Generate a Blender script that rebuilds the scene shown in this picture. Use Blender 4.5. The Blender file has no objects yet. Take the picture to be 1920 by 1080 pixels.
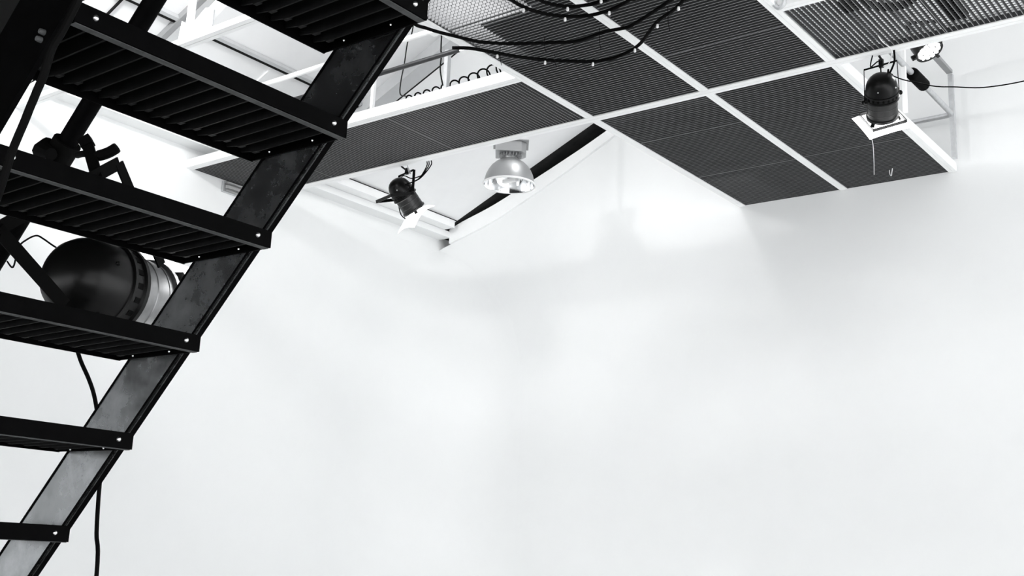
import bpy, bmesh, math, random
from mathutils import Vector, Matrix
random.seed(7)
C = bpy.context.scene.collection
SC = bpy.context.scene
V = Vector
PI = math.pi

# ------------------------------------------------------------------ camera
cam_d = bpy.data.cameras.new('camera'); cam = bpy.data.objects.new('camera', cam_d); C.objects.link(cam)
cam_d.sensor_width = 36.0; cam_d.lens = 2176.5/1920*36; cam_d.clip_start = 0.05; cam_d.clip_end = 200
yaw, pit, rol = math.radians(-38.09), math.radians(13.45), math.radians(2.6)
_f = V((math.sin(yaw)*math.cos(pit), math.cos(yaw)*math.cos(pit), math.sin(pit)))
_r = V((math.cos(yaw), -math.sin(yaw), 0)); _u = _r.cross(_f)
_r2 = math.cos(rol)*_r + math.sin(rol)*_u; _u2 = -math.sin(rol)*_r + math.cos(rol)*_u
cam.matrix_world = Matrix(((_r2.x, _u2.x, -_f.x, 0), (_r2.y, _u2.y, -_f.y, 0), (_r2.z, _u2.z, -_f.z, 1.5), (0, 0, 0, 1)))
SC.camera = cam

# ------------------------------------------------------------------ daylight and exposure
w = bpy.data.worlds.new('studio_daylight'); SC.world = w; w.use_nodes = True
w.node_tree.nodes['Background'].inputs[0].default_value = (0.98, 0.99, 1.0, 1)
w.node_tree.nodes['Background'].inputs[1].default_value = 1.0
SC.view_settings.view_transform = 'Standard'; SC.view_settings.look = 'None'
SC.view_settings.exposure = 1.86; SC.view_settings.gamma = 1.0; SC.view_settings.use_curve_mapping = False

# ------------------------------------------------------------------ materials
def mat(name, col, rough=0.6, metal=0.0, spec=0.5, noise=0.0, nscale=8.0, emit=None, es=0.0, bump=0.0, rnoise=0.0, trans=0.0):
    m = bpy.data.materials.new(name); m.use_nodes = True
    nt = m.node_tree; b = nt.nodes['Principled BSDF']
    c = (col, col, col, 1) if isinstance(col, (int, float)) else (*col, 1)
    b.inputs['Base Color'].default_value = c
    b.inputs['Roughness'].default_value = rough; b.inputs['Metallic'].default_value = metal
    b.inputs['Specular IOR Level'].default_value = spec
    if trans: b.inputs['Transmission Weight'].default_value = trans
    if noise or bump or rnoise:
        tc = nt.nodes.new('ShaderNodeTexCoord'); n = nt.nodes.new('ShaderNodeTexNoise')
        n.inputs['Scale'].default_value = nscale; n.inputs['Detail'].default_value = 6; n.inputs['Roughness'].default_value = 0.65
        nt.links.new(tc.outputs['Object'], n.inputs['Vector'])
        if noise:
            r = nt.nodes.new('ShaderNodeMapRange'); r.inputs[1].default_value = 0.3; r.inputs[2].default_value = 0.7
            r.inputs[3].default_value = 1-noise; r.inputs[4].default_value = 1+noise
            nt.links.new(n.outputs['Fac'], r.inputs[0])
            mx = nt.nodes.new('ShaderNodeVectorMath'); mx.operation = 'SCALE'; mx.inputs[0].default_value = c[:3]
            nt.links.new(r.outputs[0], mx.inputs['Scale']); nt.links.new(mx.outputs[0], b.inputs['Base Color'])
        if rnoise:
            r2 = nt.nodes.new('ShaderNodeMapRange'); r2.inputs[1].default_value = 0.3; r2.inputs[2].default_value = 0.7
            r2.inputs[3].default_value = max(0.05, rough-rnoise); r2.inputs[4].default_value = min(1, rough+rnoise)
            nt.links.new(n.outputs['Fac'], r2.inputs[0]); nt.links.new(r2.outputs[0], b.inputs['Roughness'])
        if bump:
            bp = nt.nodes.new('ShaderNodeBump'); bp.inputs['Strength'].default_value = bump; bp.inputs['Distance'].default_value = 0.01
            nt.links.new(n.outputs['Fac'], bp.inputs['Height']); nt.links.new(bp.outputs[0], b.inputs['Normal'])
    if emit is not None:
        b.inputs['Emission Color'].default_value = (*emit, 1); b.inputs['Emission Strength'].default_value = es
    return m
M_WALL = mat('white_wall_paint', (0.86, 0.87, 0.87), 0.8, spec=0.2, noise=0.012, nscale=1.5, bump=0.03)
M_WHITE = mat('white_gloss_paint', (0.93, 0.935, 0.935), 0.45, spec=0.4, noise=0.02, nscale=5)
M_ROOF = mat('white_roof_sheet', (0.92, 0.925, 0.93), 0.8, spec=0.2, noise=0.02, nscale=3)
M_RAFT = mat('grey_painted_rafter', (0.55, 0.56, 0.57), 0.7, spec=0.2, noise=0.05, nscale=6)
M_DARKGAP = mat('cavity_shade_dark', 0.03, 0.95, spec=0.1, noise=0.3)  # near-black tone paints the shade in the gap under the roof
M_FLOOR = mat('white_studio_floor', (0.9, 0.905, 0.905), 0.6, spec=0.3, noise=0.02, nscale=2)
M_GRATE = mat('galvanised_grating', (0.05, 0.051, 0.053), 0.6, 0.0, spec=0.3, noise=0.12, nscale=6)
M_GEDGE = mat('lit_grating_edge', (0.27, 0.274, 0.28), 0.5, 0.0, spec=0.4, noise=0.2, nscale=30)  # pale tone paints the light from below onto the bar undersides
M_BOARD = mat('black_felt_board', 0.006, 0.95, spec=0.1)
M_BLACK = mat('black_stair_steel', (0.0012, 0.0012, 0.0013), 0.6, spec=0.02, noise=0.4, nscale=30)
M_RIB = mat('dark_tread_ribs', (0.006, 0.0062, 0.0064), 0.6, spec=0.1, noise=0.5, nscale=40)
M_LIP = mat('grey_steel', (0.055, 0.057, 0.058), 0.6, spec=0.3, noise=0.4, nscale=40)
M_STRING = mat('mottled_bare_steel', (0.36, 0.37, 0.38), 0.27, 1.0, noise=0.35, nscale=9, rnoise=0.06)
M_BOLT = mat('zinc_bolt', 0.75, 0.3, 1.0)
M_PAR = mat('black_lamp_enamel', 0.003, 0.3, spec=0.18)
M_PARM = mat('dark_lamp_metal', 0.045, 0.38, 0.9)
M_ALU = mat('spun_aluminium', (0.42, 0.425, 0.43), 0.42, 0.85)
M_YOKE = mat('matt_black_bracket', 0.002, 0.8, spec=0.05)
M_ALUD = mat('dull_lamp_aluminium', (0.22, 0.222, 0.225), 0.36, 0.9, noise=0.2, nscale=14)
M_MIRROR = mat('polished_reflector', (0.85, 0.86, 0.87), 0.08, 1.0)
M_GREYM = mat('grey_metal', (0.35, 0.355, 0.36), 0.5, 0.3)
M_RAIL = mat('grey_rail_tube', (0.55, 0.56, 0.57), 0.4, 0.4, noise=0.1, nscale=20)
M_RUB = mat('black_rubber_cable', 0.002, 0.6, spec=0.04)
M_CORD = mat('black_cord', 0.004, 0.7, spec=0.2)
M_STEELC = mat('dark_grey_tube', (0.035, 0.036, 0.038), 0.45, 0.3, noise=0.2, nscale=20)
M_CLIP = mat('white_plastic', (0.85, 0.85, 0.85), 0.4)
M_WIRE = mat('thin_steel_wire', (0.5, 0.5, 0.5), 0.4, 0.6)
M_LENS = mat('lit_lamp_lens', 1.0, 0.3, emit=(1, 1, 1), es=12)
M_LED = mat('lit_led', 1.0, 0.3, emit=(1, 1, 1), es=14)
M_GLASS = mat('clear_plastic_cover', (0.9, 0.9, 0.9), 0.15, trans=0.8)
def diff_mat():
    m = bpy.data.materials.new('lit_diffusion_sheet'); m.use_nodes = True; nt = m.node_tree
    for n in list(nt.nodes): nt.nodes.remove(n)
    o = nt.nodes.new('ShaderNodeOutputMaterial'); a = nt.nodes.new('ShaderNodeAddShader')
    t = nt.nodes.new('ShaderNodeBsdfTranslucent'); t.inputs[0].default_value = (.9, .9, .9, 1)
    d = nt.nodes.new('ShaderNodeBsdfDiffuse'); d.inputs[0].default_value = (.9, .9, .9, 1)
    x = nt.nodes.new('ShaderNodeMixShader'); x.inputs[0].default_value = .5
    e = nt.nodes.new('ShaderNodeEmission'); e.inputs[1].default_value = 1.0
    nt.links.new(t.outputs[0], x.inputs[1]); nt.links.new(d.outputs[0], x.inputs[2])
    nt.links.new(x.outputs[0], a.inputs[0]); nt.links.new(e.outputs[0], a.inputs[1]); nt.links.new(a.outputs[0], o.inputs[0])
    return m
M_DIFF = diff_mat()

# ------------------------------------------------------------------ helpers
class MB:
    def __init__(s): s.bm = bmesh.new()
    def box(s, a, b):
        vs = [s.bm.verts.new((x, y, z)) for x in (a[0], b[0]) for y in (a[1], b[1]) for z in (a[2], b[2])]
        for f in ((0, 1, 3, 2), (4, 6, 7, 5), (0, 4, 5, 1), (2, 3, 7, 6), (0, 2, 6, 4), (1, 5, 7, 3)): s.bm.faces.new([vs[i] for i in f])
        return s
    def bar(s, p0, p1, wd, wdt, t):
        p0, p1, wd = V(p0), V(p1), V(wd); d = (p1-p0).normalized(); wd = (wd-d*wd.dot(d)).normalized(); n = d.cross(wd)
        vs = []
        for p in (p0, p1):
            for a, b in ((-1, -1), (1, -1), (1, 1), (-1, 1)): vs.append(s.bm.verts.new(p+wd*(a*wdt/2)+n*(b*t/2)))
        for f in ((0, 1, 2, 3), (7, 6, 5, 4), (0, 4, 5, 1), (1, 5, 6, 2), (2, 6, 7, 3), (3, 7, 4, 0)): s.bm.faces.new([vs[i] for i in f])
        return s
    def prism(s, pts, ax, a, b):
        def mk(p, v):
            q = list(p); q.insert(ax, v); return s.bm.verts.new(q)
        A = [mk(p, a) for p in pts]; B = [mk(p, b) for p in pts]; n = len(pts)
        s.bm.faces.new(A); s.bm.faces.new(B[::-1])
        for i in range(n): s.bm.faces.new((A[i], B[i], B[(i+1) % n], A[(i+1) % n]))
        return s
    def tube(s, pts, r, n=10, cap=True):
        pts = [V(p) for p in pts]; rings = []; up = None
        for i, p in enumerate(pts):
            d = (pts[min(i+1, len(pts)-1)]-pts[max(i-1, 0)]).normalized()
            if up is None: up = d.orthogonal().normalized()
            up = (up-d*up.dot(d)); up = up.normalized() if up.length > 1e-6 else d.orthogonal().normalized()
            sd = d.cross(up); rr = r[i] if isinstance(r, (list, tuple)) else r
            rings.append([s.bm.verts.new(p+(up*math.cos(2*PI*k/n)+sd*math.sin(2*PI*k/n))*rr) for k in range(n)])
        for a, b in zip(rings, rings[1:]):
            for k in range(n):
                f = s.bm.faces.new((a[k], a[(k+1) % n], b[(k+1) % n], b[k])); f.smooth = True
        if cap: s.bm.faces.new(rings[0][::-1]); s.bm.faces.new(rings[-1])
        return s
    def lathe(s, prof, o, ax, n=40, arc=2*PI):
        o, ax = V(o), V(ax).normalized(); u = ax.orthogonal().normalized(); v = ax.cross(u); rings = []
        for (r, z) in prof:
            if r < 1e-6: rings.append([s.bm.verts.new(o+ax*z)])
            else: rings.append([s.bm.verts.new(o+ax*z+(u*math.cos(arc*k/n)+v*math.sin(arc*k/n))*r) for k in range(n)])
        for a, b in zip(rings, rings[1:]):
            for k in range(n):
                k2 = (k+1) % n
                if len(a) == 1 and len(b) == 1: continue
                if len(a) == 1: f = s.bm.faces.new((a[0], b[k], b[k2]))
                elif len(b) == 1: f = s.bm.faces.new((a[k], b[0], a[k2]))
                else: f = s.bm.faces.new((a[k], b[k], b[k2], a[k2]))
                f.smooth = True
        return s
    def build(s, name, m, parent=None, root=None, bevel=0.0, smooth_angle=True):
        bmesh.ops.recalc_face_normals(s.bm, faces=s.bm.faces)
        rt = root or parent
        if rt is not None:
            off = root_loc(rt); bmesh.ops.translate(s.bm, vec=-off, verts=s.bm.verts)
        me = bpy.data.meshes.new(name); s.bm.to_mesh(me); s.bm.free(); me.materials.append(m)
        o = bpy.data.objects.new(name, me); C.objects.link(o)
        if parent is not None: o.parent = parent
        if bevel:
            b = o.modifiers.new('bevel', 'BEVEL'); b.width = bevel; b.segments = 2; b.limit_method = 'ANGLE'
        if any(p.use_smooth for p in me.polygons):
            try: me.set_sharp_from_angle(angle=math.radians(35))
            except Exception: pass
        return o
def root_loc(o):
    while o.parent is not None: o = o.parent
    return V(o.location)
def tag(o, label=None, cat=None, group=None, kind=None):
    if label: o['label'] = label
    if cat: o['category'] = cat
    if group: o['group'] = group
    if kind: o['kind'] = kind
    return o
def thing(name, loc, label, cat, group=None):
    o = bpy.data.objects.new(name, None); C.objects.link(o); o.location = loc; o.empty_display_size = 0.1
    return tag(o, label, cat, group)
def struct(mb, name, m, parent=None, bevel=0):
    o = mb.build(name, m, parent, bevel=bevel)
    if parent is None: o['kind'] = 'structure'
    return o
def smooth_path(pts, k=6):
    pts = [V(p) for p in pts]; out = []
    for i in range(len(pts)-1):
        p0, p1, p2, p3 = pts[max(i-1, 0)], pts[i], pts[i+1], pts[min(i+2, len(pts)-1)]
        for j in range(k):
            t = j/k
            out.append(0.5*((2*p1)+(p2-p0)*t+(2*p0-5*p1+4*p2-p3)*t*t+(3*p1-p0-3*p2+p3)*t**3))
    out.append(pts[-1]); return out

# ------------------------------------------------------------------ room shell
XL, YB, XR, YF = -8.85, 9.87, 4.0, -6.0
def lerp_curve(pts, x):
    for (a, b), (c, d) in zip(pts, pts[1:]):
        if a <= x <= c: return b+(d-b)*(x-a)/(c-a)
LOW = [(-8.85, 5.08), (-8.675, 5.13), (-8.2, 5.255), (-7.784, 5.404), (-7.1, 5.70), (-6.39, 6.044), (-5.0, 6.72), (-3.0, 7.7)]
TOP = [(-8.68, 5.30), (-8.49, 5.37), (-8.1, 5.48), (-7.757, 5.602), (-7.1, 5.855), (-6.509, 6.104), (-5.0, 6.79), (-3.0, 7.75)]
def dense(pts, k=4): return [(p.x, p.y) for p in smooth_path([(a, b, 0) for a, b in pts], k)]
struct(MB().prism([(XL, 0), (XL, 5.08)]+dense(LOW)[1:]+[(XR, 7.7), (XR, 0)], 1, YB, YB+0.2), 'wall_back', M_WALL)
# rounded corner of the cyclorama belongs to the left wall
wl = MB(); rings = []
for (z, R) in ((0, 1.3), (3.6, 1.3), (4.1, 1.15), (4.5, .85), (4.8, .5), (5.0, .2), (5.06, .05)):
    row = [(XL-.2, YF), (XL, YF)]
    row += [(XL+R-R*math.cos(PI/2*i/20), YB-R+R*math.sin(PI/2*i/20)) for i in range(21)]+[(XL-.2, YB)]
    rings.append([wl.bm.verts.new((x, y, z)) for x, y in row])
for ra, rb in zip(rings, rings[1:]):
    n = len(ra)
    for i in range(n):
        f = wl.bm.faces.new((ra[i], ra[(i+1) % n], rb[(i+1) % n], rb[i])); f.smooth = 2 <= i <= 21
wl.bm.faces.new(rings[0]); wl.bm.faces.new(rings[-1][::-1])
struct(wl, 'wall_left', M_WALL)
struct(MB().box((XL-0.2, YF, 5.06), (XL, YB+1.4, 5.235)), 'wall_left_top', M_WALL)
struct(MB().box((XL-0.2, YF, -0.1), (XR, YB+0.2, 0)), 'floor', M_FLOOR)
tb = MB().prism(dense(LOW)[4:]+dense(TOP)[::-1], 1, YB-0.035, YB+0.06)
struct(tb, 'trim_1', M_WHITE)
struct(MB().box((XL-0.2, YB+1.2, 4.9), (-2.9, YB+1.4, 8.2)), 'wall_gable', M_DARKGAP)  # dark back of a cavity added to deepen the roof gap's shade
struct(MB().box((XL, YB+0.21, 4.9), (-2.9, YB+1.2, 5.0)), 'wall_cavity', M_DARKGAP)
struct(MB().box((XR, YF, 4.0), (XR+.2, YB+.2, 8.0)), 'wall_right_added', M_WALL)  # added out of view to cut light on the upper back wall
struct(MB().box((XL-0.2, YF-.2, 2.5), (XR, YF, 5.05)), 'wall_front_added', M_BOARD)  # unseen dark wall added for the upper stringer to reflect
struct(MB().box((XL+.001, YF, 2.5), (XL+.02, 3.4, 5.05)), 'wall_left_added', M_BOARD)  # dark upper panel added out of view to darken stringer reflections
def rz(x): return 5.40+0.44*(x+8.49)
RX = -3.0
struct(MB().prism([(XL-0.2, rz(XL-0.2)), (RX, rz(RX)), (RX, rz(RX)+0.12), (XL-0.2, rz(XL-0.2)+0.12)], 1, YF, 9.80), 'ceiling', M_ROOF)
struct(MB().prism([(XL-0.2, rz(XL-0.2)), (RX, rz(RX)), (RX, rz(RX)+0.12), (XL-0.2, rz(XL-0.2)+0.12)], 1, 9.80, YB+1.4), 'ceiling_cavity_shade', M_DARKGAP)  # roof past the wall line coloured dark as painted shade
sl = V((1, 0, 0.4)).normalized()
def on_roof(x, y, d=0): return V((x, y, rz(x)-d))
struct(MB().prism([(RX, rz(RX)), (XR, rz(RX)-.44*(XR-RX)*.75), (XR, rz(RX)-.44*(XR-RX)*.75+.12), (RX, rz(RX)+.12)], 1, YF, YB+1.4), 'ceiling_right_added', M_ROOF)  # unseen slope added to block sky light at the right
# roof details (rafter, sheet joints, purlin)
struct(MB().bar(on_roof(-8.6, 7.365, .06), on_roof(-3.1, 7.365, .06), (0, 1, 0), 0.17, 0.12), 'trim_2', M_RAFT)
struct(MB().bar(on_roof(-8.6, 7.462, .123), on_roof(-3.1, 7.462, .123), (0, 1, 0), 0.012, 0.008), 'trim_3', M_CORD)
struct(MB().bar(on_roof(-8.6, 4.68, .012), on_roof(-7.69, 4.68, .012), (0, 1, 0), 0.014, 0.02), 'trim_4', M_CORD)
struct(MB().bar(on_roof(-8.6, 5.175, .03), on_roof(-3.1, 5.175, .03), (0, 1, 0), 0.05, 0.06), 'trim_5', M_GREYM)
struct(MB().bar(on_roof(-8.6, 6.70, .008), on_roof(-7.7, 6.70, .008), (0, 1, 0), 0.96, 0.016), 'trim_6', M_ROOF)
struct(MB().bar(on_roof(-7.645, 3.0, .03), on_roof(-7.645, 7.27, .03), (1, 0, .44), 0.035, 0.04), 'trim_7', M_RAFT)
struct(MB().bar(on_roof(-7.678, 3.0, .03), on_roof(-7.678, 7.27, .03), (1, 0, .44), 0.024, 0.028), 'trim_8', M_CORD)
# wall plate along the left wall under the eaves
struct(MB().prism([(XL, 5.275), (-8.52, 5.275), (-8.52, 5.362), (XL, 5.24)], 1, 4.62, YB-.13), 'trim_9', M_WHITE)
struct(MB().box((XL, 4.62, 5.20), (-8.67, YB-0.02, 5.272)), 'trim_10', M_WALL)
struct(MB().prism([(-8.522, 5.362), (-8.515, 5.362), (-8.515, 5.37), (-8.522, 5.37)], 1, 4.62, YB-0.02), 'trim_11', M_CORD)
# unseen dark deck added overhead so the upper stringer reflects black
struct(MB().box((XL+.03, YF, 5.05), (XR, 3.8, 5.15)), 'ceiling_added_deck', M_BOARD)

# ------------------------------------------------------------------ white steel grid
GZ = 5.0
def beam_x(name, x0, x1, y0, y1, label, h=0.08, m=None):
    t = thing(name, ((x0+x1)/2, (y0+y1)/2, GZ), label, 'beam', 'white beams of the ceiling grid')
    ym = y0+(y1-y0)*0.55
    MB().box((x0, y0, GZ), (x1, ym-0.002, GZ+h)).build('channel', m or M_WHITE, t)
    MB().box((x0, ym+0.002, GZ), (x1, y1, GZ+h)).build('channel', m or M_WHITE, t)
    return t
def beam_y(name, y0, y1, x0, x1, label, h=0.08, m=None):
    t = thing(name, ((x0+x1)/2, (y0+y1)/2, GZ), label, 'beam', 'white beams of the ceiling grid')
    xm = x0+(x1-x0)*0.5
    MB().box((x0, y0, GZ+.001), (xm-0.001, y1, GZ+h)).build('channel', m or M_WHITE, t)
    MB().box((xm+0.001, y0, GZ+.001), (x1, y1, GZ+h)).build('channel', m or M_WHITE, t)
    return t
Y1a, Y1b, Y0a, Y0b = 7.18, 7.268, 6.248, 6.325
B0 = (-4.955, -4.887); B1 = (-3.93, -3.862); B2 = (-2.944, -2.878)
beam_x('grid_beam', XL+.002, XR-.5, Y1a, Y1b, 'long white beam crossing the whole ceiling, both lamps hanging beneath it')
beam_x('grid_beam', XL+.002, B0[0]-.002, Y0a, Y0b, 'white beam with a coiled black hose lying on top')
beam_x('grid_beam', B2[1]+.002, XR-.5, Y0a, Y0b, 'short white beam at the top edge, above the see-through grating')
beam_x('grid_beam', XL+.002, -5.0, 4.52, 4.60, 'white beam seen through the stair, carrying a post and gusset plate', .045)
for (a, b, x, nm) in ((3.9, Y1a-.002, B0, 'the cable loops'), (Y1b+.002, YB-.01, B0, 'the bare white wall')):
    pass
def ybeam(xr, lab1, lab2):
    beam_y('grid_beam', 3.9, Y1a-.002, xr[0], xr[1], lab1); beam_y('grid_beam', Y1b+.002, YB-.012, xr[0], xr[1], lab2)
ybeam(B0, 'white beam between the open roof space and the grating with cable loops', 'white edge beam running down to the upper corner of the bare wall')
ybeam(B1, 'white beam crossed by the black cable loops', 'white beam between the two large dark bays, ending at the back wall')
ybeam(B2, 'white beam beside the see-through grating', 'white beam under the guard rail, behind the lamp with the square frame')
t = thing('cross_tube', (-6.9, 5.38, GZ), 'pale tube joining the beam beside the cable loops, nearer of two', 'tube')
MB().tube([(-7.5, 5.38, GZ+.035), (B0[0]-.004, 5.38, GZ+.035)], .019, 14).build('tube', M_WHITE, t)
MB().box((-5.02, 5.35, GZ+.005), (B0[0]-.002, 5.41, GZ+.065)).build('end_bracket', M_WHITE, t)
t = thing('cross_tube', (-6.9, 5.71, GZ), 'dark grey tube crossing the open roof space, farther of two', 'tube')
MB().tube([(-7.5, 5.71, GZ+.035), (B0[0]-.004, 5.71, GZ+.035)], .018, 14).build('tube', M_STEELC, t)
MB().box((-5.02, 5.68, GZ+.005), (B0[0]-.002, 5.74, GZ+.065)).build('end_bracket', M_WHITE, t)
# posts and web members standing on the beams
def post(name, p, top, wx, label, m=M_WHITE):
    t = thing(name, p, label, 'post')
    MB().box((p[0]-wx/2, p[1]-wx/2, p[2]+.008), (p[0]+wx/2, p[1]+wx/2, top)).build('shaft', m, t, bevel=.003)
    MB().box((p[0]-wx*.85, p[1]-wx*.7, p[2]), (p[0]+wx*.85, p[1]+wx*.7, p[2]+.008)).build('foot_plate', m, t)
post('roof_post', (-6.47, 6.285, GZ+.081), rz(-6.47)-.002, .03, 'slim white post just right of the stair stringer')
post('roof_post', (-5.68, 6.295, GZ+.081), 5.42, .04, 'short pale grey post behind the coiled hose', M_RAIL)
t = thing('web_frame', (-6.55, 4.56, GZ+.046), 'white post and slanting brace with gusset plate seen between stair treads', 'brace')
MB().box((-6.63, 4.54, 5.046), (-6.585, 4.58, rz(-6.6)-.002)).build('vertical_member', M_WHITE, t, bevel=.002)
MB().bar((-6.56, 4.56, 5.07), (-5.72, 4.56, 5.56), (0, 1, 0), .05, .07).build('diagonal_member', M_WHITE, t, bevel=.002)
MB().prism([(-6.68, 5.047), (-6.30, 5.047), (-6.30, 5.20), (-6.40, 5.22), (-6.55, 5.12), (-6.66, 5.19)], 1, 4.525, 4.535).build('gusset_plate', M_RAFT, t)

# ------------------------------------------------------------------ gratings
def grating(x0, x1, y0, y1, along, label, group, p=0.0335, th=0.0042, dp=0.032):
    t = thing('grating_panel', ((x0+x1)/2, (y0+y1)/2, GZ), label, 'grating', group)
    z0, z1 = GZ+.006, GZ+.006+dp
    a = MB(); b = MB(); e = .0045
    if along == 'x':
        n = int((y1-y0)/p)
        for i in range(n+1):
            y = y0+th+i*(y1-y0-2*th)/n; a.box((x0+e, y-th/2, z0), (x1-e, y+th/2, z1))
        m = int((x1-x0)/p)
        for i in range(1, m): x = x0+i*(x1-x0)/m; b.box((x-.0015, y0, z0+.016), (x+.0015, y1, z0+.020))
        for x in (x0, x1-.004): MB().box((x, y0, z0), (x+.004, y1, z1)).build('edge_band', M_GRATE, t)
    else:
        n = int((x1-x0)/p)
        for i in range(n+1):
            x = x0+th+i*(x1-x0-2*th)/n; a.box((x-th/2, y0+e, z0), (x+th/2, y1-e, z1))
        m = int((y1-y0)/p)
        for i in range(1, m): y = y0+i*(y1-y0)/m; b.box((x0, y-.0015, z0+.016), (x1, y+.0015, z0+.020))
        for y in (y0, y1-.004): MB().box((x0, y, z0), (x1, y+.004, z1)).build('edge_band', M_GRATE, t)
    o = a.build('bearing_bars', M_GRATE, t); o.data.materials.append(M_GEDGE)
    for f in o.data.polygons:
        if f.normal.z < -.9: f.material_index = 1  # downward faces take the painted-light tone
    b.build('cross_rods', M_GRATE, t)
    return t
g = .004
gr = 'steel gratings laid in the white ceiling grid'
x01, x12 = (B0[1]+g, B1[0]-g), (B1[1]+g, B2[0]-g)
grating(*x01, 3.95, 5.40-g, 'x', 'pale lit grating at the top edge behind the upper cable loops', gr)
grating(*x01, 5.40, Y1a-g, 'x', 'dark grating behind the lower ends of the cable loops', gr)
grating(*x12, 3.95, 6.52-g, 'x', 'dark grating at the top edge, between cable loops and see-through grating', gr)
grating(*x12, 6.52, Y1a-g, 'x', 'narrow dark grating just above the long beam, right of the cable loops', gr)
grating(*x01, Y1b+g, 7.885, 'x', 'grating just below the beam crossing right of the bell lamp, first of three', gr)
grating(*x01, 7.885+g, 8.895, 'x', 'middle of three gratings stepping down to the wall corner', gr)
grating(*x01, 8.895+g, YB-.02, 'x', 'paler grating right at the upper corner of the bare wall', gr)
grating(*x12, Y1b+g, 8.87, 'x', 'wide grating behind the lamp with the square frame', gr)
grating(*x12, 8.87+g, YB-.02, 'x', 'dark grating at the back wall below the lamp with the square frame', gr)
grating(XL+.01, -7.85, Y0b+g, Y1a-g, 'y', 'grating at the left wall beside the bulkhead light, behind the stair', gr)
grating(-7.85+g, -6.35, Y0b+g, Y1a-g, 'y', 'grating strip right of the stair stringer, above the left hanging lamp', gr)
grating(-6.35+g, B0[0]-g, Y0b+g, Y1a-g, 'y', 'grating strip above the bell lamp, below the coiled hose', gr)
grating(B2[1]+g, -2.12, Y0b+g, Y1a-g, 'y', 'see-through grating with things lying on it, next to the grid crossing', gr)
grating(-2.12+g, -0.9, Y0b+g, Y1a-g, 'y', 'see-through grating at the top right corner', gr)
def board(x0, x1, y0, y1, label):
    o = MB().box((x0, y0, GZ+.0395), (x1, y1, GZ+.0495)).build('cover_board', M_BOARD)
    return tag(o, label, 'board', 'dark boards lying on the gratings')
board(-4.66, x01[1], 5.44, Y1a-.006, 'dark board over the grating behind the lower cable loops')
board(x01[0], -4.665, 6.08, Y1a-.006, 'narrow dark board beside the open roof space, left of the lower cable loops')
board(-4.22, x01[1], 3.95, 5.43, 'dark board at the top edge beside the beam crossed by cables')
board(*x12, 3.95, Y1a-.006, 'dark board over the whole bay left of the see-through grating')
board(*x01, 7.40, 9.0, 'dark board over the bay stepping down to the wall corner')
board(-4.45, x01[1], 9.005, YB-.02, 'dark board next to the pale grating at the wall corner')
board(*x12, Y1b+.006, YB-.02, 'dark board over the bay behind the lamp with the square frame')

# ------------------------------------------------------------------ things lying on the see-through grating
t = thing('cable_coil', (-2.28, 6.62, GZ+.0385), 'dark coil of cable lying on the see-through grating', 'cable')
for k in range(4):
    pts = [(-2.28+(.15+.012*k)*math.cos(a*PI/18), 6.62+(.15+.012*k)*math.sin(a*PI/18), GZ+.053+.019*k) for a in range(37)]
    MB().tube(pts, .011, 8, False).build('cable_turn', M_RUB, t)
o = MB().box((-2.06, 6.72, GZ+.0385), (-1.95, 7.1, GZ+.075)).build('tool_case', M_RUB, bevel=.006); tag(o, 'long dark case lying on the see-through grating beside the coil', 'case')
o = MB().box((-2.58, 6.50, GZ+.0385), (-2.49, 6.64, GZ+.085)).build('small_box', M_RUB, bevel=.006); tag(o, 'small dark box on the see-through grating, left of the coil', 'box')

# ------------------------------------------------------------------ guard rail above the right beam
t = thing('guard_rail', (-2.85, 9.1, GZ+.08), 'pale grey tubular guard rail above the opening right of the grid', 'railing')
rx = -2.86
MB().tube(smooth_path([(rx, 7.30, 5.48), (rx, 8.6, 5.485), (rx, 9.58, 5.485), (rx-.01, 9.70, 5.485), (rx-.10, 9.745, 5.485), (-3.7, 9.745, 5.485)], 5), .024, 14).build('mid_rail', M_RAIL, t)
MB().bar((rx, 7.30, 5.875), (rx, 9.72, 5.875), (1, 0, 0), .05, .03).build('top_rail', M_GREYM, t)
for y in (8.53, 9.745):
    hw_ = .016 if y < 9 else .021
    MB().box((rx-hw_, y-hw_, GZ+.081), (rx+hw_, y+hw_, 5.86)).build('upright', M_WHITE if y < 9 else M_RAIL, t, bevel=.003)
MB().tube([(rx, 8.70, 5.482), (rx, 8.72, 5.482), (rx, 8.74, 5.484), (rx, 9.0, 5.486), (rx, 9.02, 5.486)], [.034, .05, .052, .052, .036], 16).build('foam_sleeve', M_RUB, t)

# ------------------------------------------------------------------ staircase
S = 0.9295
def tread_pos(k): return V((S*(-2.493+.205*k), 0, 1.5+S*(.008+.2086*k)))
YR, YLn = 1.45, 0.868          # inner faces of the right and left stringers
st = thing('steel_staircase', (-4.0, 1.15, 0), 'steep black open-riser steel staircase at the left, seen from below', 'staircase')
dirv = V((.205, 0, .2086)).normalized()
def stringer(y0, y1, c0, c1, name):
    # flat plate with edge flanges, between heights 0 and 5.05
    def X(z, c): return .975*(z-1.5)+c
    t = MB()
    zt = 5.04
    t.prism([(X(0, c0), 0), (X(zt, c0), zt), (X(zt, c1), zt), (X(0, c1), 0)], 1, y0, y1)
    return t, X
def shared(pt): return pt
a, X = stringer(YR+.001, YR+.009, -2.563, -2.388, 'r')
strR = a.build('stringer', M_STRING, st)
strR['label'] = 'stringer of bare mottled grey steel'
zt = 5.04
for c in (-2.391, -2.565):
    b = MB(); b.prism([(X(0, c-.003), 0), (X(zt, c-.003), zt), (X(zt, c+.003), zt), (X(0, c+.003), 0)], 1, YR-.001, YR+.022)
    b.build('edge_flange', M_BLACK, strR, root=st)
a, X = stringer(YLn-.010, YLn-.001, -2.549, -2.343, 'l')
strL = a.build('stringer', M_BLACK, st)
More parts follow.
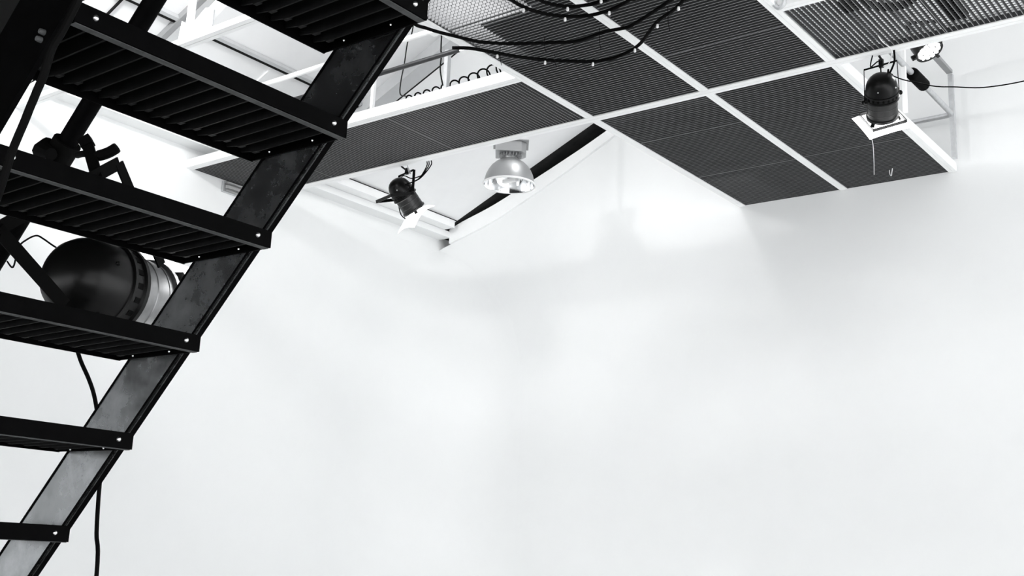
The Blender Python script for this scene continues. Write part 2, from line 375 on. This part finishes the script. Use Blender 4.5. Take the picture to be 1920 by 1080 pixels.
for (x, z) in ((-1.600, 2.275), (-1.606, 2.264), (-1.80, 2.305)):
    MB().lathe([(0, -.010), (.004, -.009), (.005, -.005), (.005, 0)], (x-.02, YLn-.010, z), (0, 1, 0), 12).build('bolt', M_LIP, strL, root=st)
TL = YR-YLn
def tread_meshes(parent, p):
    x0, z0 = p.x, p.z; ya, yb = YLn, YR
    dpt = .272
    # near flange (an angle with a grey lower lip), end plates, far edge strip, tread plate
    MB().box((x0-.004, ya, z0), (x0, yb-.001, z0+.0335)).build('rear_flange', M_BLACK, parent, root=st)
    MB().box((x0-.019, ya+.004, z0-.0012), (x0-.0045, yb-.003, z0+.0025)).build('flange_lip', M_LIP, parent, root=st)
    for y in (ya+.034, yb-.036): MB().lathe([(0, .0045), (.003, .004), (.0046, .0025), (.0052, 0)], (x0, y, z0+.018), (1, 0, 0), 14).build('bolt', M_BOLT, parent, root=st)
    MB().box((x0-dpt, ya, z0+.029), (x0-.004, yb-.001, z0+.033)).build('tread_plate', M_BLACK, parent, root=st)
    r = MB(); n = 16
    for i in range(1, n):
        y = ya+TL*i/n
        r.prism([(x0-.016, z0+.004), (x0-dpt*.80, z0+.002), (x0-dpt+.004, z0+.010), (x0-dpt+.004, z0+.029), (x0-.016, z0+.029)], 1, y-.0018, y+.0018)
        r.box((x0-dpt*.86, y-.001, z0+.003), (x0-dpt*.80, y+.008, z0+.006))
    r.build('underside_ribs', M_RIB, parent, root=st)
    for y0, y1 in ((ya, ya+.004), (yb-.005, yb-.001)):
        MB().prism([(x0-.006, z0), (x0-dpt, z0+.002), (x0-dpt, z0+.029), (x0-.006, z0+.029)], 1, y0, y1).build('end_plate', M_BLACK, parent, root=st)
    MB().box((x0-dpt-.004, ya, z0+.001), (x0-dpt, yb-.001, z0+.033)).build('front_flange', M_BLACK, parent, root=st)
    for x in (x0-.075, x0-.20): MB().lathe([(0, -.003), (.0012, -.0026), (.0018, -.0014), (.002, 0)], (x, yb-.020, z0+.004), (0, 0, 1), 12).build('bolt', M_BOLT, parent, root=st)
def tread(k):
    p = tread_pos(k)
    e = MB().box((p.x-.268, YLn+.002, p.z+.0332), (p.x-.006, YR-.003, p.z+.0345)).build('tread', M_BLACK, st)
    tread_meshes(e, p); return e
t0 = tread(0)
for k in range(-7, 17):
    if k == 0: continue
    d = tread_pos(k)-tread_pos(0)
    if tread_pos(k).z < 0.05 or tread_pos(k).z > 4.95: continue
    c = t0.copy(); C.objects.link(c); c.location = d
    for ch in list(t0.children):
        q = ch.copy(); C.objects.link(q); q.parent = c
        for g2 in ch.children:
            h = g2.copy(); C.objects.link(h); h.parent = q
# handrail on the far (right) side
def hr(z, y=1.49): return V((-2.585+.985*(z-2.53), y, z))
h = MB().tube([hr(1.0), hr(3.9)], .0245, 18).build('handrail', M_BLACK, st)
for z in (1.25, 3.7):
    p = hr(z); zz = z
    # stanchion rises from the right stringer
    zs = (p.x+2.47)/.975+1.5
    MB().tube([V((p.x, 1.475, zs)), V((p.x, 1.49, z))], .017, 12).build('stanchion', M_BLACK, h, root=st)

# ------------------------------------------------------------------ cables near the stair
def cable(name, pts, r, label, m=M_RUB, cat='cable', k=6, group=None, n=10):
    o = MB().tube(smooth_path(pts, k), r, n).build(name, m); return tag(o, label, cat, group)
cable('power_cable', [(-1.45, .83, 2.33), (-1.473, .81, 2.231), (-1.483, .80, 2.192), (-1.495, .80, 2.154), (-1.507, .80, 2.132), (-1.521, .80, 2.106), (-1.53, .80, 2.088), (-1.542, .80, 2.067), (-1.554, .80, 2.043), (-1.563, .80, 2.013), (-1.60, .80, 1.9), (-1.64, .80, 1.7), (-1.66, .8, 1.2), (-1.66, .8, .006)], .0062, 'thick black cable hanging down beside the left stringer')
cable('power_cable', [(-2.90, 1.7, 2.16), (-2.83, 1.7, 2.06), (-2.777, 1.7, 1.984), (-2.724, 1.7, 1.927), (-2.69, 1.7, 1.883), (-2.662, 1.7, 1.829), (-2.634, 1.7, 1.757), (-2.617, 1.7, 1.677), (-2.611, 1.7, 1.611), (-2.601, 1.7, 1.533), (-2.578, 1.7, 1.419), (-2.56, 1.7, .9), (-2.56, 1.7, .006)], .0055, 'black cable dropping behind the right stringer to the floor')

# ------------------------------------------------------------------ stage lamps
def rodrigues(v, ax, a): return Matrix.Rotation(a, 3, ax) @ v
def par_can(loc, axis, pivot, yoke_dir, label, R=.1125, yl=.26, second=None, group='black stage lamps', nose=M_PARM, spot=170.0,
            sheet=None, frame=None, yoke_pts=None, front=.17, spot_deg=110, yoke_top=None, yw=.03, screw=M_BOLT):
    c = V(loc); a = V(axis).normalized(); p = V(pivot); p = (p-a*p.dot(a)).normalized(); q = a.cross(p)
    t = thing('stage_lamp', c, label, 'lamp', group)
    k = R/.1125
    prof = [(0, -.185), (.022, -.184), (.045, -.178), (.066, -.166), (.084, -.148), (.097, -.125), (.105, -.098), (.109, -.07), (.110, -.052), (.1165, -.050), (.1165, -.040), (.111, -.036), (.111, -.012), (.1175, -.008), (.1175, .004), (.111, .008)]
    body = MB().lathe([(r*k, z*k) for r, z in prof], c, a, 48).build('rear_housing', M_PAR, t)
    for i in range(20):
        v = MB()
        an = 2*PI*i/20; d = p*math.cos(an)+q*math.sin(an)
        v.bar(c+d*(.1112*k)+a*(-.034*k), c+d*(.1112*k)+a*(-.016*k), p*-math.sin(an)+q*math.cos(an), .014*k, .003)
        v.build('vent_slot', M_RUB, body, root=t)
    for s_ in (0.9, 2.2):
        d = p*math.cos(s_)+q*math.sin(s_); MB().lathe([(0, .006), (.004, .005), (.006, 0)], c+d*(.105*k)-a*(.10*k), d-a*.3, 10).build('housing_screw', screw, body, root=t)
    f = front
    can = MB().lathe([(.108*k, .008*k), (.103*k, .014), (.103*k, .05), (.1045*k, .052), (.1045*k, .056), (.103*k, .058), (.103*k, .095), (.1045*k, .097), (.1045*k, .101), (.103*k, .103), (.103*k, f-.02), (.112*k, f-.016), (.112*k, f), (.100*k, f), (.100*k, .03)], c, a, 48).build('front_barrel', nose, t)
    MB().lathe([(.098*k, .05), (.07*k, .062), (0, .066)], c, a, 40).build('lens', M_LENS, t)
    # clips that hold the colour frame
    for an in (0.6, 2.6, 4.4):
        d = p*math.cos(an)+q*math.sin(an)
        MB().bar(c+a*(f-.005)+d*(.108*k), c+a*(f+.022)+d*(.120*k), p*-math.sin(an)+q*math.cos(an), .03, .004).build('frame_clip', M_PAR, can, root=t)
    # yoke
    y = MB(); u = V(yoke_dir); u = (u-p*u.dot(p)).normalized(); hw = R*1.12
    if yoke_top: yoke_pts = (c-p*hw, V(yoke_top[0]), V(yoke_top[1]), c+p*hw)
    if yoke_pts:
        L0, L1, R1, R0 = [V(x) for x in yoke_pts]
        y.bar(L0, L1, a, yw, .005); y.bar(R0, R1, a, yw, .005); y.bar(L1, R1, a, yw, .005)
    else:
        wv = p.cross(u)
        for s_ in (-1, 1): y.bar(c+p*(s_*hw)-u*.015, c+p*(s_*hw)+u*yl, wv, .026, .004)
        y.bar(c-p*hw+u*yl, c+p*hw+u*yl, wv, .026, .004)
    yo = y.build('yoke', M_YOKE, t)
    for s_ in (-1, 1): MB().lathe([(.013, -.004), (.016, .002), (.016, .014), (.008, .02), (0, .02)], c+p*(s_*hw), p*s_, 14).build('tilt_knob', M_PAR, yo, root=t)
    if second is not None:
        u2 = V(second); u2 = (u2-p*u2.dot(p)).normalized(); wv = p.cross(u2); y2 = MB(); h2 = hw+.006
        for s_ in (-1, 1): y2.bar(c+p*(s_*h2), c+p*(s_*h2)+u2*.235, wv, .028, .004)
        y2.bar(c-p*h2+u2*.235, c+p*h2+u2*.235, wv, .028, .004)
        y2.build('floor_bracket', M_PAR, t)
    if frame:
        fs = frame; fr = MB(); o = c+a*(f+.010)
        for s_ in (-1, 1):
            fr.bar(o+p*(s_*fs)-q*fs, o+p*(s_*fs)+q*fs, a, .022, .005); fr.bar(o-p*fs+q*(s_*fs), o+p*fs+q*(s_*fs), a, .022, .005)
        fr.build('colour_frame', M_PAR, t)
    if sheet:
        m = MB(); o = c+a*(f+.026); n = 6; vs = []
        (sa, sb, sc_, sd, curl) = sheet
        for i in range(n+1):
            row = []
            for j in range(n+1):
                s1 = sa+(sb-sa)*i/n; s2 = sc_+(sd-sc_)*j/n
                r2 = max(0, math.hypot(s1, s2)-R)
                row.append(m.bm.verts.new(o+p*s1+q*s2+a*(curl*r2)))
            vs.append(row)
        for i in range(n):
            for j in range(n):
                fc = m.bm.faces.new((vs[i][j], vs[i+1][j], vs[i+1][j+1], vs[i][j+1])); fc.smooth = True
        sh = m.build('diffusion_sheet', M_DIFF, t); sh['label'] = 'glowing white diffusion sheet'
        so = sh.modifiers.new('thickness', 'SOLIDIFY'); so.thickness = .0006
    l = bpy.data.lights.new('lamp_beam', 'SPOT'); l.energy = spot; l.spot_size = math.radians(spot_deg); l.spot_blend = 1.0; l.shadow_soft_size = .09
    lo = bpy.data.objects.new('lamp_beam', l); C.objects.link(lo); lo.parent = t
    lo.matrix_local = Matrix.Translation(a*(f+.04)) @ a.to_track_quat('Z', 'Y').to_matrix().to_4x4() @ Matrix.Rotation(PI, 4, 'X')
    return t, c, a, p, q
def hook(t, p, top, name='hook_clamp'):
    p, top = V(p), V(top)
    MB().bar(p-V((0, 0, .02)), p+V((0, 0, .04)), (1, 0, 0), .03, .022).tube([p+V((0, 0, .03)), (p+top)/2+V((.01, 0, 0)), top], .008, 10).build(name, M_PAR, t)
def wire(name, pts, r, label, m, cat): return cable(name, pts, r, label, m, cat, n=8)

# right hanging lamp, square frame
AX = V((-.263, .75, -.60)).normalized()
P1 = V((.944, .33, 0)).normalized(); P1 = P1*math.cos(.4)-AX.cross(P1)*math.sin(.4)
t, c, a, p, q = par_can((-2.603, 7.30, 4.705), AX, P1, (.0, -.05, 1), 'black stage lamp with square frame and white sheet, hanging at the right', R=.110, yl=.235, yw=.011, yoke_top=((-2.722, 7.30, 4.936), (-2.492, 7.30, 4.950)),
        sheet=(-.165, .125, -.14, .17, .1), frame=.118, spot=8, front=.15)
hook(t, (-2.60, 7.30, 4.945), (-2.60, 7.26, 4.998))
x = MB().tube(smooth_path([c-a*.195+V((0, 0, 0)), c-a*.22+V((-.01, 0, .06)), (-2.66, 7.26, 4.93), (-2.63, 7.22, 4.99)], 5), .0045, 8); x.build('lamp_lead', M_RUB, t)
x = MB().tube(smooth_path([c-a*.17+V((.05, 0, .03)), (-2.545, 7.28, 4.85), (-2.50, 7.27, 4.93), (-2.485, 7.23, 4.998)], 5), .007, 8); x.build('safety_strap', M_RUB, t)
cable('signal_cable', [(-2.552, 7.24, 4.845), (-2.53, 7.29, 4.858), (-2.516, 7.3, 4.842), (-2.45, 7.3, 4.80), (-2.361, 7.3, 4.759), (-2.24, 7.3, 4.705), (-2.12, 7.3, 4.674), (-1.937, 7.3, 4.629), (-1.694, 7.3, 4.617), (-1.4, 7.3, 4.64), (-1.0, 7.28, 4.8), (-.6, 7.24, 4.998)], .0042, 'thin black cable sagging from the right lamp to the photo edge')

# left hanging lamp with bracket folded out
AX = V((.26, .966, -1.0)).normalized()
t, c, a, p, q = par_can((-7.03, 7.33, 4.73), AX, (.966, -.26, 0), (.0, 0, 1), 'black stage lamp with bracket folded out, hanging left of the bell lamp', R=.112, yl=.225,
        second=(-.234, -.87, -.30), sheet=(-.14, .14, -.12, .20, .55), spot=16, front=.15)
hook(t, (-7.03, 7.33, 4.96), (-7.04, 7.262, 5.0))
for i, off in enumerate((0, .022, .05)):
    MB().tube(smooth_path([c-a*.10+p*.11+V((0, 0, 0)), (-6.88+off*.3, 7.33, 4.87), (-6.79+off, 7.33, 4.97), (-6.75+off, 7.29, 5.0)], 5), .005, 8).build('lamp_lead', M_RUB, t)
MB().tube(smooth_path([c-a*.14-p*.06, c-p*.16+V((0, 0, .13)), (-7.05, 7.30, 4.92), (-6.93, 7.30, 4.875), (-6.80, 7.31, 4.89)], 5), .005, 8).build('lamp_lead', M_RUB, t)
MB().tube(smooth_path([c-p*.14+a*.02, c-p*.16+a*.10+V((0, 0, -.06)), c-p*.05+a*.20+V((-.03, 0, -.05)), c+a*.18+V((0, 0, -.05))], 5), .005, 8).build('safety_cord', M_RUB, t)
wire('carabiner', [(-6.965, 7.262, 4.995), (-6.955, 7.27, 4.965), (-6.94, 7.275, 4.94), (-6.932, 7.275, 4.915), (-6.948, 7.275, 4.925), (-6.958, 7.27, 4.955), (-6.960, 7.262, 4.985)], .004, 'small steel carabiner hanging under the beam by the left lamp', M_GREYM, 'hook')

# near lamp clamped to the handrail
AX = V(_f)*.90+V(_r2)*.35-V(_u2)*.25
RP, LP = V((-2.405, 1.66, 2.185)), V((-2.385, 1.405, 2.03))
t, c, a, p, q = par_can((-2.483, 1.577, 2.112), AX, RP-LP, (0, 0, 1), 'large black stage lamp clamped to the stair handrail, seen between two treads', R=.112, yl=.3, nose=M_ALUD, screw=M_PAR, spot=5,
        front=.135, yoke_pts=(LP, V((-2.27, 1.165, 2.13)), V((-2.362, 1.48, 2.388)), RP), sheet=(-.125, .125, -.125, .125, .1))
cp = hr(2.475)
m = MB(); d = V((.985, 0, 1)).normalized()
m.tube([cp-d*.028, cp+d*.028], .036, 16)
m.tube([cp+V((-.035, -.02, .02)), cp+V((-.02, -.04, -.01)), cp+V((.03, -.045, -.03))], [.018, .026, .016], 10)
m.build('handrail_clamp', M_YOKE, t)
m = MB().tube(smooth_path([(-2.50, 1.452, 2.425), (-2.44, 1.435, 2.412), (-2.40, 1.44, 2.40), (-2.365, 1.45, 2.405), (-2.345, 1.46, 2.418)], 4), [.008]*9+[.013]*7+[.012], 10); m.build('clamp_lever', M_YOKE, t)
MB().bar((-2.45, 1.435, 2.452), (-2.432, 1.437, 2.43), (1, .5, 0), .03, .02).bar((-2.432, 1.437, 2.43), (-2.343, 1.42, 2.325), (1, .5, 0), .026, .012).build('clamp_strap', M_YOKE, t)
MB().tube(smooth_path([(-2.535, 1.485, 2.185), (-2.57, 1.46, 2.209), (-2.587, 1.445, 2.223), (-2.603, 1.434, 2.231), (-2.632, 1.427, 2.223), (-2.661, 1.425, 2.207), (-2.72, 1.45, 2.17), (-2.80, 1.475, 2.20)], 6), .0022, 8).build('lamp_lead', M_RUB, t)

# LED lamp
AX = V((.447, -.06, -.85)).normalized(); c = V((-2.345, 7.52, 5.075))
t = thing('led_lamp', c, 'short black lamp with a cluster of bright white LEDs at the upper right', 'lamp')
MB().lathe([(0, -.15), (.05, -.148), (.085, -.13), (.095, -.08), (.093, -.01), (.098, -.008), (.098, .012), (.092, .012), (.092, .002)], c, AX, 40).build('housing', M_PAR, t)
lens = MB().lathe([(.091, .006), (0, .006)], c, AX, 40).build('face_plate', M_PARM, t)
u = AX.orthogonal().normalized(); v = AX.cross(u)
for rr, nn in ((0, 1), (.034, 6), (.066, 12)):
    for i in range(nn):
        an = 2*PI*i/max(nn, 1)+.2; MB().lathe([(.0145, .007), (.012, .012), (0, .014)], c+(u*math.cos(an)+v*math.sin(an))*rr, AX, 14).build('led', M_LED, t)
for an in (.4, 2.5, 4.6):
    d = u*math.cos(an)+v*math.sin(an); MB().bar(c+d*.098, c+d*.125, AX, .03, .02).build('front_clip', M_PAR, t)
z = MB(); sd = V((.9, .43, 0))
for s_ in (-1, 1): z.bar(c-AX*.06+sd*(s_*.105), c-AX*.06+sd*(s_*.105)+V((0, 0, .17)), AX, .025, .004)
z.bar(c-AX*.06-sd*.105+V((0, 0, .17)), c-AX*.06+sd*.105+V((0, 0, .17)), AX, .025, .004); z.build('yoke', M_PAR, t)
MB().bar(c-AX*.06+V((0, 0, .17)), (-2.33, 7.275, 5.05), (1, 0, 0), .03, .012).build('hook_clamp', M_PAR, t)

# ------------------------------------------------------------------ bell lamp
bx, by = -6.36, 8.0
t = thing('bell_lamp', (bx, by, 4.93), 'spun aluminium bell lamp hanging from the roof beyond the long beam', 'lamp')
RB = .237
prof = [(.062, .285), (.075, .277), (.105, .262), (.140, .235), (.172, .198), (.198, .152), (.218, .10), (.230, .045), (RB, .0), (RB+.008, -.004), (RB+.008, -.014), (RB, -.014)]
prof = [(r, z*.85) for r, z in prof]
b = (bx, by, 4.93)
MB().lathe(prof, b, (0, 0, 1), 64).build('reflector_shell', M_ALU, t)
MB().lathe([(r-.004, z) for r, z in prof[:9]]+[(RB-.001, -.013)], b, (0, 0, 1), 64).build('polished_inside', M_MIRROR, t)
MB().lathe([(RB+.001, .004), (RB+.010, .0), (RB+.011, -.014), (RB-.002, -.017), (RB-.003, -.010)], b, (0, 0, 1), 64).build('rim', M_CLIP, t)
MB().lathe([(.066, .242), (.064, .278), (.070, .283), (.055, .287)], b, (0, 0, 1), 40).build('neck', M_ALU, t)
bz = 4.93
tr = 38*PI/180; ca, sa_ = math.cos(tr), math.sin(tr)
def rot(x, y): return (bx+x*ca-y*sa_, by+x*sa_+y*ca)
pl = [rot(-.14, -.12), rot(.10, -.12), rot(.145, -.06), rot(.145, .06), rot(.10, .12), rot(-.14, .12)]
MB().prism(pl, 2, bz+.285, bz+.385).build('ballast_box', M_ALU, t, bevel=.006)
MB().prism([rot(-.165, -.135), rot(.165, -.135), rot(.165, .135), rot(-.165, .135)], 2, bz+.386, bz+.395).build('ballast_flange', M_GREYM, t)
for i in range(20):
    an = 2*PI*i/20; d = V((math.cos(an), math.sin(an), 0)); MB().bar(V(b)+d*.062+V((0, 0, .27)), V(b)+d*.105+V((0, 0, .27)), (0, 0, 1), .028, .004).build('cooling_fin', M_GREYM, t)
MB().box((bx-.02, by-.02, bz+.396), (bx+.02, by+.02, rz(bx)-.003)).build('hanger', M_WHITE, t)
bulb = MB().lathe([(0, .0), (.02, .01), (.03, .04), (.03, .10), (.02, .13), (.02, .20)], (bx, by, bz+.05), (0, 0, 1), 20).build('bulb', M_GLASS, t)
MB().box((bx-.07, by-.02, bz+.015), (bx+.07, by+.02, bz+.05)).build('lamp_holder', M_CLIP, t, bevel=.004)

# ------------------------------------------------------------------ bulkhead light on the left wall
t = thing('bulkhead_light', (XL, 6.86, 4.94), 'white bulkhead light on the left wall under the grating', 'lamp')
MB().box((XL+.001, 6.67, 4.885), (XL+.03, 7.05, 4.995)).build('back_plate', M_RAIL, t, bevel=.006)
MB().box((XL+.03, 6.685, 4.893), (XL+.075, 7.035, 4.988)).build('clear_cover', M_GLASS, t, bevel=.012)
MB().box((XL+.031, 6.71, 4.925), (XL+.05, 7.01, 4.955)).build('lamp_tray', M_CLIP, t, bevel=.004)

# ------------------------------------------------------------------ black cable loops under the grating
def loop(pts, clips, label, r=.0115):
    t = thing('cable_loop', pts[0], label, 'cable', 'black cable loops hanging below the grating')
    MB().tube(smooth_path(pts, 6), r, 10).build('cable', M_RUB, t)
    for (x, y, z) in clips:
        MB().tube([(x, y, z+.012), (x, y, z-.004), (x, y, z-.010), (x, y, z-.012)], [.007, .0095, .008, .005], 10).build('cable_light', M_CLIP, t)
    return t
al = [(-4.80, 4.7, 4.96), (-4.789, 4.945, 4.86), (-4.772, 5.06, 4.86), (-4.736, 5.157, 4.86), (-4.691, 5.245, 4.86), (-4.646, 5.335, 4.86), (-4.593, 5.416, 4.86), (-4.451, 5.535, 4.86), (-4.216, 5.667, 4.86), (-4.055, 5.74, 4.86), (-3.864, 5.727, 4.86), (-3.803, 5.725, 4.86), (-3.719, 5.74, 4.86), (-3.637, 5.74, 4.86), (-3.443, 5.662, 4.86), (-3.278, 5.587, 4.86), (-3.208, 5.539, 4.86), (-3.0, 5.3, 4.92), (-2.99, 5.0, 4.998)]
be = [(-4.819, 5.38, 4.86), (-4.724, 5.445, 4.86), (-4.647, 5.55, 4.86), (-4.549, 5.697, 4.86), (-4.406, 5.86, 4.86), (-4.274, 5.966, 4.86), (-4.133, 6.06, 4.86), (-3.999, 6.085, 4.86), (-3.859, 6.058, 4.86), (-3.722, 5.991, 4.86), (-3.577, 5.868, 4.86), (-3.45, 5.769, 4.86), (-3.297, 5.694, 4.86), (-3.19, 5.62, 4.86), (-3.121, 5.572, 4.86), (-3.0, 5.4, 4.95), (-2.98, 5.2, 4.998)]
ga = [(-4.07, 4.7, 4.96), (-4.07, 4.963, 4.86), (-4.07, 5.057, 4.86), (-4.061, 5.171, 4.86), (-4.012, 5.3, 4.86), (-3.913, 5.412, 4.86), (-3.784, 5.482, 4.86), (-3.639, 5.488, 4.86), (-3.55, 5.473, 4.86), (-3.465, 5.444, 4.86), (-3.385, 5.403, 4.86), (-3.25, 5.2, 4.998)]
de = [(-3.94, 4.8, 4.96), (-3.925, 5.068, 4.86), (-3.922, 5.152, 4.86), (-3.899, 5.226, 4.86), (-3.822, 5.316, 4.86), (-3.704, 5.362, 4.86), (-3.613, 5.361, 4.86), (-3.541, 5.337, 4.86), (-3.42, 5.2, 4.998)]
CZ = 4.834
loop(be, [(x, y, CZ) for x, y in ((-4.609, 5.604), (-4.392, 5.855), (-4.131, 6.048), (-3.778, 6.016), (-3.474, 5.79), (-3.247, 5.656))], 'lowest black cable loop with a loose cut end and small white lights')
loop(al, [], 'second lowest black cable loop, dark fittings and no lights')
loop(ga, [(x, y, CZ) for x, y in ((-4.059, 5.167), (-3.911, 5.404), (-3.634, 5.482))], 'third black cable loop from the bottom, crossing the beam')
loop(de, [(x, y, CZ) for x, y in ((-3.82, 5.3), (-3.591, 5.325))], 'smallest topmost black cable loop at the photo edge')
# cable ties with long tails
for i, (x, y, dz, lab) in enumerate(((-4.60, 5.62, .085, 'thin black tie tail on the lowest cable near its cut end'), (-4.345, 5.90, .05, 'thin black tie tail halfway along the lowest cable'), (-4.255, 5.655, .06, 'thin black tie tail on the second lowest cable'), (-3.875, 5.735, .11, 'long thin black tie tail beside the cable-crossed beam'), (-3.36, 5.72, .12, 'long thin black tie tail at the right end of the lowest cable'))):
    wire('cable_tie', [(x, y, 4.905), (x+.001, y, 4.88), (x+.003, y+.004, 4.86-dz*.5), (x+.012, y+.01, 4.86-dz)], .0022, lab, M_CORD, 'cable tie')

# ------------------------------------------------------------------ coiled hose on the beam
pts = []; n = 11*22
for i in range(n+1):
    f = i/n; a = f*11*2*PI-.7; rr = .05+.035*f**2
    pts.append((-6.20+1.07*f+(.03+.03*f)*math.cos(a), 6.40+rr*math.cos(a)*.6, 5.072+rr*1.3+rr*math.sin(a)))
o = MB().tube(pts, .0065, 8).build('coiled_hose', M_RUB); tag(o, 'black coiled hose lying along the white beam', 'hose')

# ------------------------------------------------------------------ cords in the roof space
wire('hanging_cord', [(-5.755, 6.0, rz(-5.755)-.002), (-5.79, 6.0, 5.575), (-5.838, 6.0, 5.43), (-5.86, 6.0, 5.234), (-5.882, 6.0, 5.107), (-5.93, 6.05, 5.02), (-6.03, 6.22, 5.085)], .005, 'black cord hanging in the roof space just right of the stair', M_CORD, 'cord')
wire('hanging_cord', [(-5.66, 6.2, rz(-5.66)-.002), (-5.672, 6.2, 5.501), (-5.661, 6.2, 5.353), (-5.664, 6.2, 5.219), (-5.645, 6.22, 5.088)], .006, 'black cord hanging in front of the short grey post', M_CORD, 'cord')
wire('hanging_cord', [(-6.78, 6.2, rz(-6.78)-.004), (-6.80, 6.22, 5.6), (-6.77, 6.24, 5.4), (-6.75, 6.285, 5.088)], .003, 'thin pale wire in the roof space behind the stair stringer', M_WIRE, 'wire')
wire('hanging_cord', [(-3.185, 8.60, 4.995), (-3.19, 8.70, 4.955), (-3.33, 9.1, 4.945), (-3.46, 9.45, 4.955), (-3.47, 9.48, 4.99)], .003, 'thin white string under the dark grating at the back wall', M_CLIP, 'string')
wire('wire_hook', [(-3.315, 9.50, 4.998), (-3.322, 9.50, 4.96), (-3.335, 9.52, 4.94), (-3.35, 9.53, 4.96), (-3.352, 9.53, 4.998)], .004, 'small white U-shaped hook under the grating at the back wall', M_CLIP, 'hook')
wire('hanging_cord', [(-2.50, 6.98, 5.003), (-2.50, 7.06, 4.992), (-2.49, 7.20, 4.985), (-2.54, 7.275, 4.93), (-2.60, 7.30, 4.93)], .003, 'thin white string from the see-through grating to the right lamp', M_CLIP, 'string')
wire('corner_tube', [(-2.93, 6.10, 5.20), (-2.90, 6.20, 5.05), (-2.875, 6.235, 4.995), (-2.845, 6.24, 4.99), (-2.82, 6.235, 5.03), (-2.80, 6.2, 5.2)], .016, 'short bent grey tube at the grid crossing on the top edge', M_RAIL, 'tube')

# ------------------------------------------------------------------ unseen lamps added in the roof space
AX = V((.33, 1.25, -1.33)).normalized()  # unseen spot added to brighten the uncovered grating
t, c, a, p, q = par_can((-4.95, 4.05, 6.35), AX, (1, 0, 0), (0, 0, 1), 'unseen black stage lamp added in the roof space to brighten the pale grating', R=.112, yl=.26, spot=330, spot_deg=34)
MB().tube([c+V((0, 0, .262)), V((c.x, c.y, rz(c.x)-.004))], .012, 10).build('hanger', M_PAR, t)
lx, ly, lz = -5.5, 7.75, 6.36  # unseen lamp added to light the wall left of the grid edge
t = thing('added_roof_lamp', (lx, ly, lz), 'unseen small round lamp added under the roof, behind the grating right of the bell lamp', 'lamp')
MB().lathe([(.03, .10), (.10, .06), (.14, .0), (.135, .0), (.09, .05), (0, .06)], (lx, ly, lz+.02), (0, 0, 1), 32).build('shade', M_ALU, t)
MB().lathe([(0, -.05), (.03, -.04), (.042, 0), (.03, .04), (.015, .07)], (lx, ly, lz), (0, 0, 1), 24).build('bulb', M_LENS, t)
MB().tube([(lx, ly, lz+.12), (lx, ly, rz(lx)-.004)], .008, 10).build('cord', M_CORD, t)
l = bpy.data.lights.new('lamp_light', 'POINT'); l.energy = 7; l.shadow_soft_size = .14
lo = bpy.data.objects.new('lamp_light', l); C.objects.link(lo); lo.parent = t; lo.location = (0, 0, -.16)
lx, ly, lz = -6.4, 3.3, 5.85  # unseen lamp added to brighten the left roof space
t = thing('added_roof_lamp', (lx, ly, lz), 'small round lamp added under the roof at the left, out of sight above the stair', 'lamp')
MB().lathe([(0, -.05), (.03, -.04), (.042, 0), (.03, .04), (.015, .07)], (lx, ly, lz), (0, 0, 1), 24).build('bulb', M_LENS, t)
MB().tube([(lx, ly, lz+.07), (lx, ly, rz(lx)-.004)], .012, 10).build('holder', M_CLIP, t)
l = bpy.data.lights.new('lamp_light', 'POINT'); l.energy = 60; l.shadow_soft_size = .12
lo = bpy.data.objects.new('lamp_light', l); C.objects.link(lo); lo.parent = t; lo.location = (0, 0, -.18)
